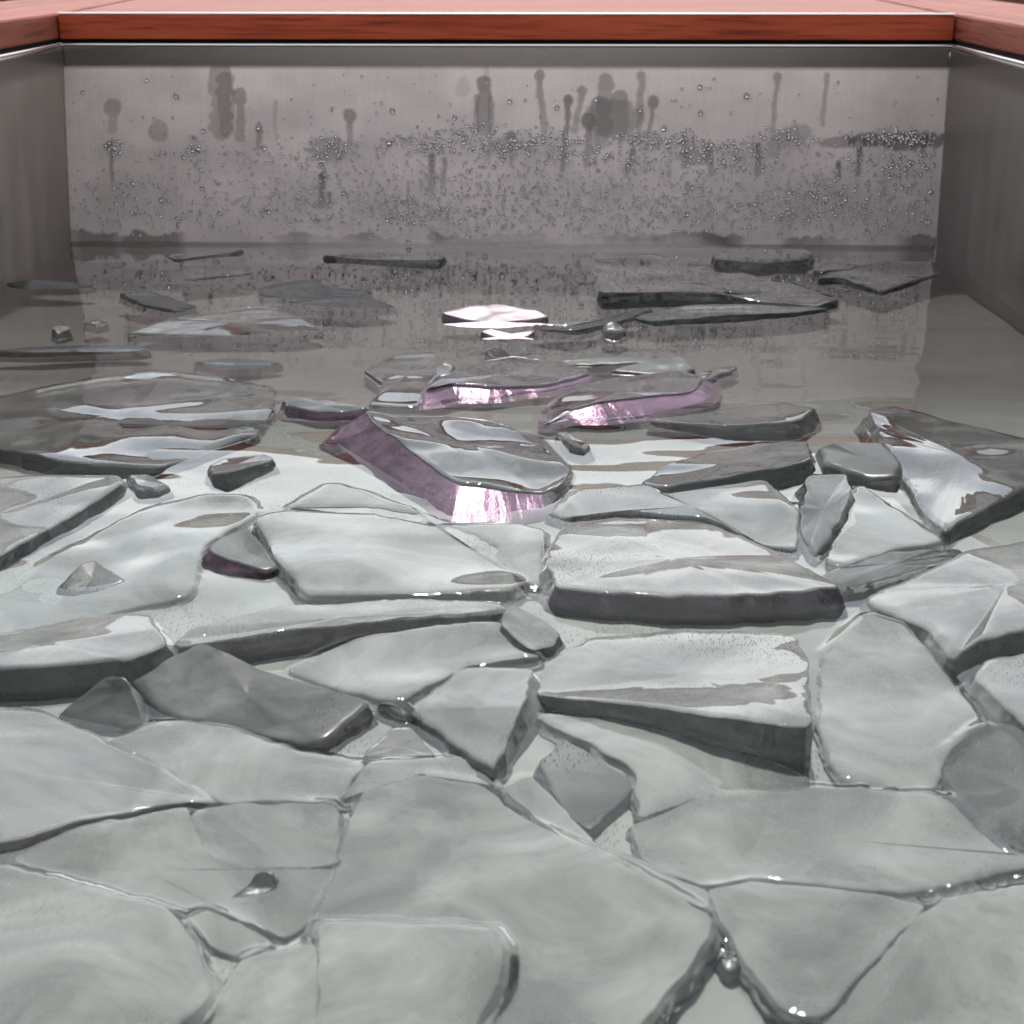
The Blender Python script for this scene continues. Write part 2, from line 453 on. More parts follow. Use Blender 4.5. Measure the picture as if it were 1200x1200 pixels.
# --- lower back wall, side walls, floor
def sheet(name, a, b, c, d, m, t=0.003, fogfn=None, n=(60, 40)):
    a, b, c, d = map(lambda q: np.array(q, float), (a, b, c, d))
    s = np.linspace(0, 1, n[0])[:, None, None]; t_ = np.linspace(0, 1, n[1])[None, :, None]
    v = (a * (1 - s) + b * s) * (1 - t_) + (d * (1 - s) + c * s) * t_
    vv = v.reshape(-1, 3)
    o = tubpart(name, vv, grid_faces(*n), m)
    att = o.data.attributes.new('fog', 'FLOAT', 'POINT')
    val = np.zeros(len(vv)) if fogfn is None else fogfn(vv)
    att.data.foreach_set('value', val.astype(np.float32))
    mo = o.modifiers.new('sheet', 'SOLIDIFY'); mo.thickness = t; mo.offset = 0.0
    return o
def side_fog(v):
    f = np.clip((ZT * 0.90 - v[:, 2]) / 0.006, 0, 1) * 0.55
    f *= np.clip(0.75 + 0.45 * fbm(v[:, 1] * 7, v[:, 2] * 7, 4), 0, 1) * np.clip(0.85 + 0.25 * fbm(v[:, 1] * 60, v[:, 2] * 3, 2), 0, 1.1)
    return f
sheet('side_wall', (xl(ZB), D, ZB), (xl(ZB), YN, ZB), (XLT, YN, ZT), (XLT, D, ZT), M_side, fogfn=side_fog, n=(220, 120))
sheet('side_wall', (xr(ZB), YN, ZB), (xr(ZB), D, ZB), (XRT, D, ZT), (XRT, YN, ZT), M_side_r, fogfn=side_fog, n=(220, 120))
sheet('lower_wall', (xl(ZB), D - .001, ZB), (xr(ZB), D - .001, ZB), (xr(-0.1), D - .001, -0.1), (xl(-0.1), D - .001, -0.1), M_side)
sheet('front_wall', (xr(ZB), YN, ZB), (xl(ZB), YN, ZB), (XLT, YN, ZT), (XRT, YN, ZT), M_side)
sheet('tub_floor', (xl(ZB), YN, ZB), (xr(ZB), YN, ZB), (xr(ZB), D, ZB), (xl(ZB), D, ZB), M_side)

def tube(p0, p1, r, nseg=10, rings=40, jit=0.0, seed=0):
    p0, p1 = Vector(p0), Vector(p1)
    ax = (p1 - p0).normalized()
    s = ax.cross(Vector((0.3, 0.2, 0.93)) if abs(ax.z) < 0.9 else Vector((1, 0, 0))).normalized(); t = ax.cross(s)
    v = []; f = []
    rr = random.Random(seed)
    for i in range(rings + 1):
        c = p0.lerp(p1, i / rings); q = r * (1 + jit * rr.uniform(-1, 1))
        for k in range(nseg):
            a = 2 * math.pi * k / nseg
            v.append(c + s * math.cos(a) * q + t * math.sin(a) * q)
    for i in range(rings):
        for k in range(nseg):
            f.append((i * nseg + k, i * nseg + (k + 1) % nseg, (i + 1) * nseg + (k + 1) % nseg, (i + 1) * nseg + k))
    return v, f
rim_r = 0.0022
for a, b in (((XLT, D - .001, ZT), (XRT, D - .001, ZT)), ((XLT, D, ZT), (XLT, YN, ZT)), ((XRT, D, ZT), (XRT, YN, ZT))):
    tubpart('rim_lip', *tube(a, b, rim_r), M_weld)
for q, (a, b) in enumerate((((xl(-.1) + .0005, D - .001, -.1), (XLT + .0005, D - .001, ZT)), ((xr(-.1) - .0005, D - .001, -.1), (XRT - .0005, D - .001, ZT)))):
    tubpart('weld_seam', *tube(a, b, 0.0015 if q else 0.0011, 8, 130, 0.35, 3 + q), M_weld)

# --- drops of condensation on the back wall
def drops():
    rr = random.Random(5)
    spots = []
    def add(x, y, r): spots.append((x, y, r))
    clusters = [(386, 170, 26, 16, 120), (500, 165, 45, 14, 110), (600, 168, 60, 14, 150), (640, 160, 40, 14, 80), (770, 160, 60, 12, 150), (850, 175, 60, 18, 170), (920, 155, 30, 10, 70),
                (1050, 155, 50, 9, 150), (130, 172, 10, 9, 30), (232, 174, 12, 16, 35), (545, 150, 40, 16, 60), (700, 178, 70, 16, 90), (960, 230, 60, 24, 120), (1060, 190, 40, 20, 90), (485, 245, 60, 20, 120)]
    for (cx, cy, sx, sy, k) in clusters:
        for _ in range(k):
            add(rr.gauss(cx, sx * .55), rr.gauss(cy, sy * .55), rr.uniform(0.8, 2.3))
    for _ in range(4200):                       # fine mist band low on the wall, denser to the right
        x = 80 + 1020 * rr.random() ** 0.72
        y = rr.triangular(150, 280, 248)
        add(x, y, rr.choice([.7, .8, 1.0, 1.3, 1.7]))
    for _ in range(260):
        add(rr.uniform(80, 1100), rr.uniform(85, 275), rr.uniform(0.8, 1.9))
    for x, y, r in [(210, 110, 3.2), (463, 126, 3.4), (874, 108, 3.4), (822, 128, 3), (536, 134, 3), (820, 98, 3), (640, 160, 3), (655, 122, 3), (780, 146, 3.5), (383, 200, 3), (306, 146, 3.2), (241, 150, 2.6), (312, 170, 3), (155, 212, 2.8), (238, 218, 3),
                    (188, 232, 2.8), (406, 223, 3), (316, 246, 3), (372, 257, 2.8), (208, 262, 2.6), (257, 248, 2.4), (100, 106, 2.4), (176, 92, 2), (482, 282, 3), (459, 163, 3.4), (811, 247, 3), (815, 215, 2.6), (600, 115, 3), (700, 113, 2.6), (752, 125, 3)]:
        add(x, y, r)
    V, Fc, MI = [], [], []
    k = 7
    for (x, y, r) in spots:
        if not (80 < x < 1098 and 57 < y < 283): continue
        u = (x - 77) / 1029; z = (288 - y) / 236 * ZT
        cx = xl(z) * (1 - u) + xr(z) * u
        r_ = r * 0.00108
        asp = rr.uniform(0.9, 1.25)
        b0 = len(V)
        for (rad, dep) in ((1.0, 0.0), (0.9, 0.42), (0.55, 0.78)):
            for i in range(k):
                a = 2 * math.pi * i / k
                V.append((cx + r_ * rad * math.cos(a), D - 0.0002 - r_ * dep, z + r_ * rad * asp * math.sin(a) - r_ * 0.15 * dep))
        V.append((cx, D - .0002 - r_ * 0.9, z - r_ * .08))
        for q in range(2):
            for i in range(k):
                j = (i + 1) % k
                Fc.append((b0 + q * k + i, b0 + q * k + j, b0 + (q + 1) * k + j, b0 + (q + 1) * k + i))
        for i in range(k):
            Fc.append((b0 + 2 * k + i, b0 + 2 * k + (i + 1) % k, b0 + 3 * k))
        MI += [0] * (len(Fc) - len(MI))
        # added metal bead imitating the highlight at the foot of the drop
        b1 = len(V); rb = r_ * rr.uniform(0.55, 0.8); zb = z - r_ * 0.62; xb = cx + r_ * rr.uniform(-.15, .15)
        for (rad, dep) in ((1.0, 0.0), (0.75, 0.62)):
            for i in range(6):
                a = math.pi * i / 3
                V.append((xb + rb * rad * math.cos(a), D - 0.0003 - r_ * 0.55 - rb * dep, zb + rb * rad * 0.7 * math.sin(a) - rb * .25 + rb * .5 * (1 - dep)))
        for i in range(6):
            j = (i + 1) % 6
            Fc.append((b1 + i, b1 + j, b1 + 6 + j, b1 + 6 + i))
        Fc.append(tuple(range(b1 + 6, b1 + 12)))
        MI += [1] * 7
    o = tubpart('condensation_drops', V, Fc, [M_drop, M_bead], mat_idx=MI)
    tag(o, 'clear droplets of condensation beaded on the misted steel, each with an added metal glint', kind='stuff')
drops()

# ------------------------------------------------------------------ timber surround
WB = PY(600, 46.5, D).z                  # underside of the timber
WT = PY(600, 16, D).z                    # top of the timber
surround = empty('timber_surround', (0, D, WB))
tag(surround, 'red hardwood deck boards framing the rim of the steel tub', 'deck')
def board(name, outline, z0, z1, m, bev=0.0025, parent=surround, ox=(0, 0, 0)):
    """prism from a plan outline (x,y list, ccw) with rounded long edges"""
    o0 = np.array([0, D, WB])
    pts = [Vector((x, y)) for x, y in outline]; k = len(pts)
    c = sum(pts, Vector((0, 0))) / k
    V = []
    def ring(inset, z):
        for i in range(k):
            a, b, d = pts[i - 1], pts[i], pts[(i + 1) % k]
            e1 = (b - a).normalized(); e2 = (d - b).normalized()
            n1 = Vector((-e1.y, e1.x)); n2 = Vector((-e2.y, e2.x))
            nn = (n1 + n2); nn = nn / max(1e-6, nn.dot(n1))
            p = b + nn * inset
            V.append((p.x - o0[0], p.y - o0[1], z - o0[2]))
    for ins, z in ((bev, z0), (bev * .3, z0 + bev * .3), (0, z0 + bev), (0, z1 - bev), (bev * .3, z1 - bev * .3), (bev, z1)):
        ring(ins, z)
    Fc = [tuple(range(k))[::-1]]
    for r_ in range(5):
        for i in range(k):
            j = (i + 1) % k
            Fc.append((r_ * k + i, r_ * k + j, (r_ + 1) * k + j, (r_ + 1) * k + i))
    Fc.append(tuple(range(5 * k, 6 * k)))
    return mesh_obj(name, V, Fc, m, parent=parent, smooth=False)
gl, gr = XLT - 0.002, XRT + 0.002
BW = 0.60
fr_t = 0.022
# front fascia board of the far side, then the wide panel behind it
board('fascia_board', [(gl + .003, D - .004), (gr - .003, D - .004), (gr - .003, D + fr_t), (gl + .003, D + fr_t)], WB, WT - 0.001, M_wood_x, 0.0014)
board('deck_panel', [(gl + .013, D + fr_t + .0015), (gr - .013, D + fr_t + .0015), (gr + .012, D + BW), (gl - .045, D + BW)], WB, WT, M_wood_p, 0.0012)
board('side_board', [(gl - .125, YN), (gl, YN), (gl, D + fr_t), (gl - .055, D + BW), (gl - .21, D + BW)], WB, WT + .0005, M_wood_y, 0.003)
board('side_board', [(gr, YN), (gr + .115, YN), (gr + .18, D + BW), (gr + .024, D + BW), (gr, D + fr_t)], WB, WT + .0005, M_wood_y, 0.003)
board('joint_strip', [(gl + .0005, D + fr_t + .001), (gl + .0125, D + fr_t + .001), (gl - .0455, D + BW - .002), (gl - .0545, D + BW - .002)], WB + .002, WT - .004, M_dark, .0008)
board('joint_strip', [(gr - .0125, D + fr_t + .001), (gr - .0005, D + fr_t + .001), (gr + .0235, D + BW - .002), (gr + .0125, D + BW - .002)], WB + .002, WT - .004, M_dark, .0008)
board('edge_trim', [(gl + .003, D - .0048), (gr - .003, D - .0048), (gr - .003, D + .002), (gl + .003, D + .002)], WT - .0008, WT + .0012, M_weld, .0004)
# near-black strips standing in for the shade in the gap under the boards
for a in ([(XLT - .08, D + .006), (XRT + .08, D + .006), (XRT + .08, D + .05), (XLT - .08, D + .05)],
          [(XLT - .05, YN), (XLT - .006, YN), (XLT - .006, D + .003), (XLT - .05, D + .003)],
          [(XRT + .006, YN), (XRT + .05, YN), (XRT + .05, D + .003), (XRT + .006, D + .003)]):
    board('gap_shade_strip', a, ZT - .03, WB + .0005, M_dark, .0005)

# ground round the tub, dark mulch out of focus
m, nt, out = new_mat('dark_mulch'); n = N(nt)
tc = n('TexCoord')
no = n('TexNoise', {'Vector': tc.outputs['Object'], 'Scale': 18.0, 'Detail': 6.0, 'Roughness': 0.7})
c = n.ramp(no.outputs['Fac'], [(0.4, (0.012, 0.008, 0.008)), (0.55, (0.045, 0.022, 0.018)), (0.7, (0.14, 0.06, 0.045))])
b = n('BsdfPrincipled', {'Base Color': c, 'Roughness': 1.0, 'Specular IOR Level': 0.0})
nt.links.new(b.outputs[0], out.inputs[0])
gs = 40.0
gx0, gx1, gy1 = XLT - .08, XRT + .08, D + .12
GV = [(-gs, -gs, 0), (gs, -gs, 0), (gs, gs, 0), (-gs, gs, 0), (gx0, YN - .02, 0), (gx1, YN - .02, 0), (gx1, gy1, 0), (gx0, gy1, 0)]
ground = mesh_obj('ground', [(x, y, -0.56) for x, y, z in GV], [(0, 1, 5, 4), (1, 2, 6, 5), (2, 3, 7, 6), (3, 0, 4, 7)], m, smooth=False)
tag(ground, 'dark mulched ground beyond the timber edge', 'ground', kind='structure')

# ------------------------------------------------------------------ water
def swell(x, y):
    """slow meltwater undulation, metres"""
    a = 0.0011 * fbm(x * 3.1 + 4.0, y * 7.5 + 1.0, 2) + 0.00035 * fbm(x * 9.0, y * 20.0 + 7.0, 2)
    far = np.clip((y - 0.95) / 0.4, 0, 1)
    b = 0.0011 * fbm(x * 8.0 + 2.0, y * 12.0, 2, 0.4)
    mid = np.clip(1 - np.abs(y - 1.12) / 0.30, 0, 1)
    return a * (1 - 0.45 * far) + b * (1 - far) + mid * 0.0009 * fbm(x * 6.0 + 8.0, y * 16.0 + 5.0, 2, 0.4)
# submerged mass of ice under the surface
BX, BY = 260, 320
bx = np.linspace(xl(0) + .004, xr(0) - .004, BX); by = np.linspace(YN + .004, D - .004, BY)
QX, QY = np.meshgrid(bx, by, indexing='ij')
drop = np.clip((QY - 0.98) / 0.7, 0, 1)
QZ = swell(QX, QY) - 0.0032 - 0.0016 * fbm(QX * 9, QY * 9, 3) - 0.003 * np.abs(fbm(QX * 5 + 9, QY * 5, 2)) - 0.018 * drop
m, nt, out = new_mat('submerged_ice'); n = N(nt)
tc = n('TexCoord')
no = n('TexNoise', {'Vector': tc.outputs['Object'], 'Scale': 11.0, 'Detail': 6.0, 'Roughness': 0.6, 'Distortion': 0.6})
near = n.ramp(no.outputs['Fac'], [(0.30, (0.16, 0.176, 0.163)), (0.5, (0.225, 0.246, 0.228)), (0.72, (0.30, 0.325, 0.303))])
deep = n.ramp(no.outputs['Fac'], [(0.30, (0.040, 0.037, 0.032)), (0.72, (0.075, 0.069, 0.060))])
sx = n('SeparateXYZ', {0: tc.outputs['Object']})
# far bed darkened to stand for dim deep water; crushed white ice in front
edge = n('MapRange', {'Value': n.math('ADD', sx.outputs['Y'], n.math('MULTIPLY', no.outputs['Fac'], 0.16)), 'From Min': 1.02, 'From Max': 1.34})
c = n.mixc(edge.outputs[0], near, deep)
V = tc.outputs['Object']
wob = n('TexNoise', {'Vector': V, 'Scale': 8.0, 'Detail': 2.0})
wv = n('VectorMath', {0: wob.outputs['Color'], 1: (0.05, 0.05, 0.0)}, operation='MULTIPLY')
V2 = n('VectorMath', {0: V, 1: wv.outputs[0]}, operation='ADD').outputs[0]
mp = n('Mapping', {'Vector': V2, 'Rotation': (0, 0, 0.15), 'Scale': (800, 170, 60)})
vo = n('TexVoronoi', {'Vector': mp.outputs[0], 'Scale': 1.0})
ds = n.ramp(vo.outputs['Distance'], [(0.20, g3(1)), (0.36, g3(0))])
pm = n('TexNoise', {'Vector': V, 'Scale': 9.0, 'Detail': 4.0, 'Roughness': 0.65})
pk = n.ramp(pm.outputs['Fac'], [(0.46, g3(0)), (0.56, g3(1))])
dm = n.math('MULTIPLY', n.math('MULTIPLY', ds, pk), 0.8)
c = n.mixc(dm, c, (0.025, 0.026, 0.027))
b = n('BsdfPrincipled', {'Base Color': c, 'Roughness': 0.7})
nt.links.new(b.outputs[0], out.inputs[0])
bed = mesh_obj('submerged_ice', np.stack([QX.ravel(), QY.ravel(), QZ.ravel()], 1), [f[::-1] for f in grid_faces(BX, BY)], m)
tag(bed, 'pale mass of crushed ice lying under the water', 'ice', kind='stuff')

# ------------------------------------------------------------------ broken ice
ICE = []
FILM = []
def ice(name, label, pts, top='milky', side='grey', r=2.8, wave=0.8, wsc=1.0, depth=13, flare=0.22, jit=1.1, z=None, base=None, dome=0.0, smoothc=2):
    """one floating piece: pts = outline of its upper face in photo pixels with height above the water in mm."""
    k = len(ICE)
    rr = random.Random(100 + k)
    low = min(p[1] for p in pts) > 825
    if min(p[1] for p in pts) < 440 and depth == 13: depth = 7
    if min(p[1] for p in pts) < 440 and top != 'glare' and side != 'pink':
        pts = [(p[0], p[1], p[2] * 0.75) for p in pts]
    if low:
        r = min(r, 1.3); jit = max(jit, 1.1); wave *= 1.35
        mx_, my_ = sum(p[0] for p in pts) / len(pts), sum(p[1] for p in pts) / len(pts)
        pts = [(mx_ + (p[0] - mx_) * 1.035, my_ + (p[1] - my_) * 1.035, *p[2:]) for p in pts]
    P3 = []
    for p in pts:
        zz = (p[2] if len(p) > 2 else z) * 0.001 * (0.62 if low else 1.0)
        P3.append(P(p[0], p[1], zz))
    B3 = [P(p[0], p[1], 0.0) for p in base] if base else None
    A = np.array([tuple(p) for p in P3])
    B = np.array([tuple(p) for p in B3]) if B3 else None
    area = 0.5 * np.sum(A[:, 0] * np.roll(A[:, 1], -1) - np.roll(A[:, 0], -1) * A[:, 1])
    if area < 0:
        A = A[::-1].copy()
        if B is not None: B = B[::-1].copy()
    # soften the corners a little (Chaikin with sharp ratio), then resample
    def chaikin(Q, w):
        n1 = np.roll(Q, -1, 0)
        return np.stack([Q * (1 - w) + n1 * w, Q * w + n1 * (1 - w)], 1).reshape(-1, Q.shape[1])
    Q = A if B is None else np.hstack([A, B])
    for w in (0.07, 0.16)[:smoothc]:
        Q = chaikin(Q, w)
    L = np.linalg.norm(np.roll(Q[:, :2], -1, 0) - Q[:, :2], axis=1)
    per = L.sum()
    n_ = int(np.clip(per / 0.0035, 48, 200))
    cum = np.concatenate([[0], np.cumsum(L)])
    tt = np.linspace(0, per, n_, endpoint=False)
    Qc = np.vstack([Q, Q[:1]])
    E = np.stack([np.interp(tt, cum, Qc[:, i]) for i in range(Q.shape[1])], 1)
    T = E[:, :3]
    tang = np.roll(T[:, :2], -1, 0) - np.roll(T[:, :2], 1, 0)
    tang /= np.linalg.norm(tang, axis=1)[:, None] + 1e-9
    nor = np.stack([tang[:, 1], -tang[:, 0]], 1)          # outward for ccw
    ph = rr.uniform(0, 200)
    jn = jit * 0.001 * (fbm(tt / 0.011 + ph, tt * 0 + ph, 3))
    T = T.copy(); T[:, :2] += nor * jn[:, None]
    # closing seam of the jitter is smooth enough at this size
    sizes = 0.5 * np.sqrt(abs(area))
    w2 = L / per
    c = np.array([np.average(Q[:, 0], weights=(L + np.roll(L, 1))), np.average(Q[:, 1], weights=(L + np.roll(L, 1)))])
    # plane fit of heights
    G = np.c_[A[:, 0] - c[0], A[:, 1] - c[1], np.ones(len(A))]
    cf, *_ = np.linalg.lstsq(G, A[:, 2], rcond=None)
    zc = cf[2] + dome * 0.001
    film = A[:, 2].max() <= 0.0068 and min(p[1] for p in pts) > 560 and top in ('milky', 'clear')
    front = nor[:, 1] < -0.2  # camera-facing sides, whose shade is put into the darker edge colours
    soft_n = np.convolve(np.pad((~front).astype(float), 4, mode='wrap'), np.ones(9) / 9, 'valid')
    flare = flare + soft_n * (0.45 if min(p[1] for p in pts) > 440 and B is None and flare > 0.1 else 0.0)
    if film:
        flare = np.maximum(flare, 0.7); depth = 4.5
    rm = min(r * 0.001, sizes * 0.35)
    Rm = max(1e-4, np.mean(np.linalg.norm(T[:, :2] - c, axis=1)))
    def wv(x, y):
        return wave * 0.0018 * (fbm(x * 11 * wsc + ph, y * 17 * wsc - ph, 2, 0.35))
    rows = []
    S = [0.12, 0.26, 0.4, 0.53, 0.65, 0.76, 0.85, 0.92]
    smax = 1 - 1.0 * rm / Rm
    S = [s * smax for s in S] + [smax]
    for s in S:
        xy = c + (T[:, :2] - c) * s
        zz = zc * (1 - s) + T[:, 2] * s + wv(xy[:, 0], xy[:, 1])
        rows.append(np.c_[xy, zz])
    for fi, fz in ((0.66, 0.06), (0.34, 0.22), (0.13, 0.5), (0.0, 1.0)):
        xy = c + (T[:, :2] - c) * (1 - fi * rm / Rm)
        rows.append(np.c_[xy, T[:, 2] - fz * rm + wv(xy[:, 0], xy[:, 1]) * 0.8])
    ntop = len(rows)
    last = rows[-1].copy()
    for q, t in enumerate((0.2, 0.42, 0.66, 0.85, 1.0)):
        zb = -depth * 0.001
        zz = last[:, 2] * (1 - t) + zb * t
        dr = np.maximum(0, last[:, 2] - zz)
        side_n = (0.0013 if film else 0.0005) * fbm(tt / 0.006 + ph + q * 0.25, tt * 0 + q * 0.7, 3)
        if B is not None:
            u = np.clip((last[:, 2] - zz) / np.maximum(0.002, last[:, 2]), 0, 1.6)[:, None]
            xy = last[:, :2] * (1 - u) + E[:, 3:5] * u
        else:
            xy = last[:, :2] + nor * (flare * dr)[:, None]
        xy = xy + nor * side_n[:, None]
        rows.append(np.c_[xy, zz])
    V = np.vstack(rows + [np.array([[c[0], c[1], zc + float(wv(c[0], c[1]))]]), np.array([[c[0], c[1], -depth * 0.001]])])
    nr = len(rows); ci = nr * n_; cb = ci + 1
    Fc = []; MI = []
    for i in range(n_):
        Fc.append((ci, i, (i + 1) % n_)); MI.append(0)
    for q in range(nr - 1):
        for i in range(n_):
            j = (i + 1) % n_
            Fc.append((q * n_ + i, (q + 1) * n_ + i, (q + 1) * n_ + j, q * n_ + j))
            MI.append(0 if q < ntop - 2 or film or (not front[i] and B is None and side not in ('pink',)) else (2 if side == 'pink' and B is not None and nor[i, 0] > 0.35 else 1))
    for i in range(n_):
        Fc.append(((nr - 1) * n_ + i, cb, (nr - 1) * n_ + (i + 1) % n_)); MI.append(1)
    if film:
        FILM.append((T[:, :2].copy(), (lambda cf, c, wv: lambda X_, Y_: cf[0] * (X_ - c[0]) + cf[1] * (Y_ - c[1]) + cf[2] + wv(X_, Y_))(cf, c, wv)))
    org = np.array([c[0], c[1], 0.0])
    o = mesh_obj(name, V - org, Fc, [M_ice['drowned' if film and top == 'milky' else top], M_iside[side], M_iside['grey']], mat_idx=MI, loc=tuple(org))
    if not film:      # broken faces keep crisp facets
        o.data.polygons.foreach_set('use_smooth', [not (mi and q_ >= n_ * ntop) for q_, mi in enumerate(MI)])
    tag(o, label, 'ice', 'broken ice floating in the tub')
    ICE.append(o)
    return o

# ---- far water, under the back wall
ice('ice_plate', 'thick dark-fronted ice slab touching the back wall, right of centre', [(834, 297, 12), (862, 290, 12), (945, 291, 13), (955, 297, 13), (944, 304, 13), (890, 307, 13), (838, 305, 13)], 'clear', 'dark', r=3)
ice('ice_chunk', 'small domed dark ice chunk between the thick slab and the tub corner', [(953, 316, 6), (966, 306, 7), (1008, 308, 6), (1004, 315, 4), (962, 320, 6)], 'clear', 'dark', r=3)
ice('ice_plate', 'flat ice slab in the far right corner with dark bent front edge', [(957, 325, 7), (985, 324, 7), (1033, 341, 4), (1070, 331, 3), (1106, 318, 3), (1096, 306, 3), (1030, 306, 3), (965, 319, 7)], 'clear', 'dark')
ice('ice_plate', 'long flat ice slab near the back wall with straight left edge and dark front', [(696, 302, 4), (760, 297, 3), (830, 309, 3), (940, 336, 4), (985, 353, 3), (955, 360, 3), (890, 356, 4), (840, 346, 8), (790, 341, 12), (702, 342, 14)], 'clear', 'dark', r=1.5, wave=1.6)
ice('ice_shard', 'thin dark shard lying along the front of the long flat slab', [(742, 371, 4), (800, 358, 5), (880, 356, 5), (975, 361, 2), (930, 367, 2), (850, 370, 4), (765, 376, 4)], 'clear', 'dark')
ice('ice_chip', 'glassy little chip on the long flat slab below the thick slab', [(848, 340, 11), (860, 334, 12), (890, 335, 11), (894, 341, 8), (860, 343, 9)], 'clear', 'dark')
ice('ice_shard', 'long dark shard parallel to the back wall, left of centre', [(377, 300, 6), (402, 294, 7), (470, 297, 7), (524, 301, 6), (515, 306, 7), (470, 304, 8), (405, 302, 6)], 'clear', 'dark', r=1.5)
ice('ice_shard', 'narrow dark-edged shard at the back wall on the left', [(190, 299, 2), (235, 292, 4), (288, 292, 5), (270, 298, 4), (208, 306, 2)], 'clear', 'dark')
ice('ice_plate', 'flat four-sided slab just below the narrow shard at the back left', [(210, 305, 3), (286, 299, 3), (300, 320, 2), (216, 328, 2)], 'clear', 'dark', wave=0.6)
ice('ice_shard', 'tapering grey shard near the reflected left corner of the back wall', [(137, 343, 4), (176, 341, 5), (232, 358, 2), (205, 366, 1), (168, 358, 1)], 'dark', 'dark')
ice('ice_plate', 'tilted glassy slab with pale ridge and sky patches, far left of centre', [(145, 391, 1), (215, 372, 9), (292, 357, 13), (318, 357, 13), (350, 371, 8), (381, 387, 1), (350, 393, -1), (280, 396, -2), (200, 395, -2)], 'clear', 'grey', wave=1.6, r=1.5)
ice('ice_plate', 'low dark slab with raised grey corner behind the tilted ridged slab', [(302, 336, 5), (330, 331, 8), (374, 326, 9), (380, 335, 5), (440, 340, 3), (420, 347, 1), (350, 349, 1), (305, 346, 2)], 'dark', 'grey')
ice('ice_plate', 'lens-shaped dark slab to the right of the tilted ridged slab', [(332, 354, 1), (395, 345, 6), (430, 346, 6), (466, 359, 1), (430, 365, -1), (370, 364, -1)], 'dark', 'grey')
ice('ice_shard', 'long smooth dark ridge of ice beside the left wall', [(-20, 411, 4), (60, 405, 5), (165, 404, 5), (177, 408, 3), (160, 412, 2), (40, 414, 2)], 'dark', 'dark')
ice('ice_chunk', 'small dark lump of ice standing up by the left wall', [(62, 385, 7), (70, 380, 9), (80, 383, 7), (76, 390, 5), (66, 391, 5)], 'frost', 'grey', r=1.2, jit=2.8)
ice('ice_shard', 'dark shard under the left wall waterline', [(5, 332, 3), (40, 327, 4), (80, 330, 3), (115, 334, 2), (80, 338, 1), (20, 338, 1)], 'dark', 'dark')
ice('ice_chip', 'sliver-thin chip with a bright top right of the dark left lump', [(98, 377, 3), (116, 372, 4), (128, 378, 2), (112, 382, 2)], 'clear', 'dark')
ice('ice_plate', 'sunlit pink-white slab tip glaring in the far centre', [(516, 366, 6.0), (548, 358, 10.8), (592, 357, 11.5), (630, 364, 7.5), (645, 371, 3.5), (620, 376, 0.6), (588, 378, -0.7), (545, 375, 0.9)], 'glare', 'pink', r=1.0, wave=0.5, wsc=3.2, depth=5, jit=0.15)  # facet tilted to mirror the sun, with pink glare in its gloss
ice('ice_chip', 'curved sunlit chip just in front of the glaring slab tip', [(562, 388, 3.8), (574, 385, 5.5), (600, 391, 2.3), (628, 387, 4.6), (618, 394, 0.8), (592, 399, -2.0)], 'glare', 'pink', r=0.8, wave=0.3, depth=4, jit=0.15)
ice('ice_shard', 'thin dark bar of ice running from the glare to the long flat slab', [(622, 379, 4), (668, 381, 4), (720, 370, 5), (762, 359, 5), (765, 363, 4), (722, 377, 4), (675, 388, 3), (630, 385, 2)], 'dark', 'violet')
ice('ice_chunk', 'rounded crumbly violet ice lump alone in the far centre', [(705, 382, 7), (712, 376, 12), (722, 376, 12), (732, 381, 8), (735, 387, 5), (722, 391, 4), (708, 389, 4)], 'frost', 'violet', r=4, jit=2.0, wave=1.6, wsc=6)
ice('ice_shard', 'violet-edged shard behind the pink-edged slab, far centre', [(568, 410, 4), (580, 405, 5), (610, 416, 4), (645, 424, 2), (610, 425, 1), (575, 419, 2)], 'dark', 'violet')
ice('ice_shard', 'thin frosted bar right of the violet-edged shard', [(646, 424, 2), (700, 419, 4), (770, 418, 4), (766, 424, 2), (700, 427, 2), (652, 428, 1)], 'frost', 'violet')
ice('ice_chunk', 'frosted pale-topped chunk standing behind the bright pink face', [(712, 434, 2), (765, 421, 9), (800, 418, 10), (818, 433, 4), (790, 439, 2), (740, 438, 1)], 'frost', 'grey')
ice('ice_chip', 'knobbly dark chips trailing right of the frosted pale-topped chunk', [(806, 444, 4), (822, 436, 5), (840, 430, 4), (862, 428, 3), (866, 432, 2), (842, 439, 3), (826, 446, 4), (816, 452, 2)], 'clear', 'violet', jit=1.6)
ice('ice_plate', 'pink-edged slab directly behind the big angular slab', [(497, 459, 6), (512, 445, 9), (540, 428, 6), (600, 417, 3), (660, 424, 3), (697, 437, 3), (642, 449, 5), (580, 453, 6), (530, 451, 6)], 'clear', 'pink', wave=1.4, flare=2.3, depth=4)
ice('ice_plate', 'slab with the broad glaring pink-white front face', [(636, 499, 0), (664, 480, 5), (700, 470, 9), (760, 463, 9), (812, 459, 6), (826, 442, 5), (800, 432, 4), (720, 442, 3), (670, 456, 3), (642, 476, 1)], 'clear', 'pink', r=2.0, flare=2.4, depth=4)
ice('ice_plate', 'low slab with curled pink right tip near the right-hand brown reflection', [(757, 492, 2), (800, 486, 3), (850, 479, 3), (920, 472, 6), (957, 479, 8), (942, 492, 8), (910, 497, 7), (850, 501, 5)], 'clear', 'grey', wave=1.2)
ice('ice_plate', 'oval slab with dark front edge right of the big angular slab', [(752, 563, 3), (775, 544, 4), (830, 526, 4), (900, 516, 5), (948, 513, 7), (953, 536, 9), (930, 545, 9), (880, 553, 9), (820, 563, 8), (775, 570, 6)], 'clear', 'dark', wave=1.2)
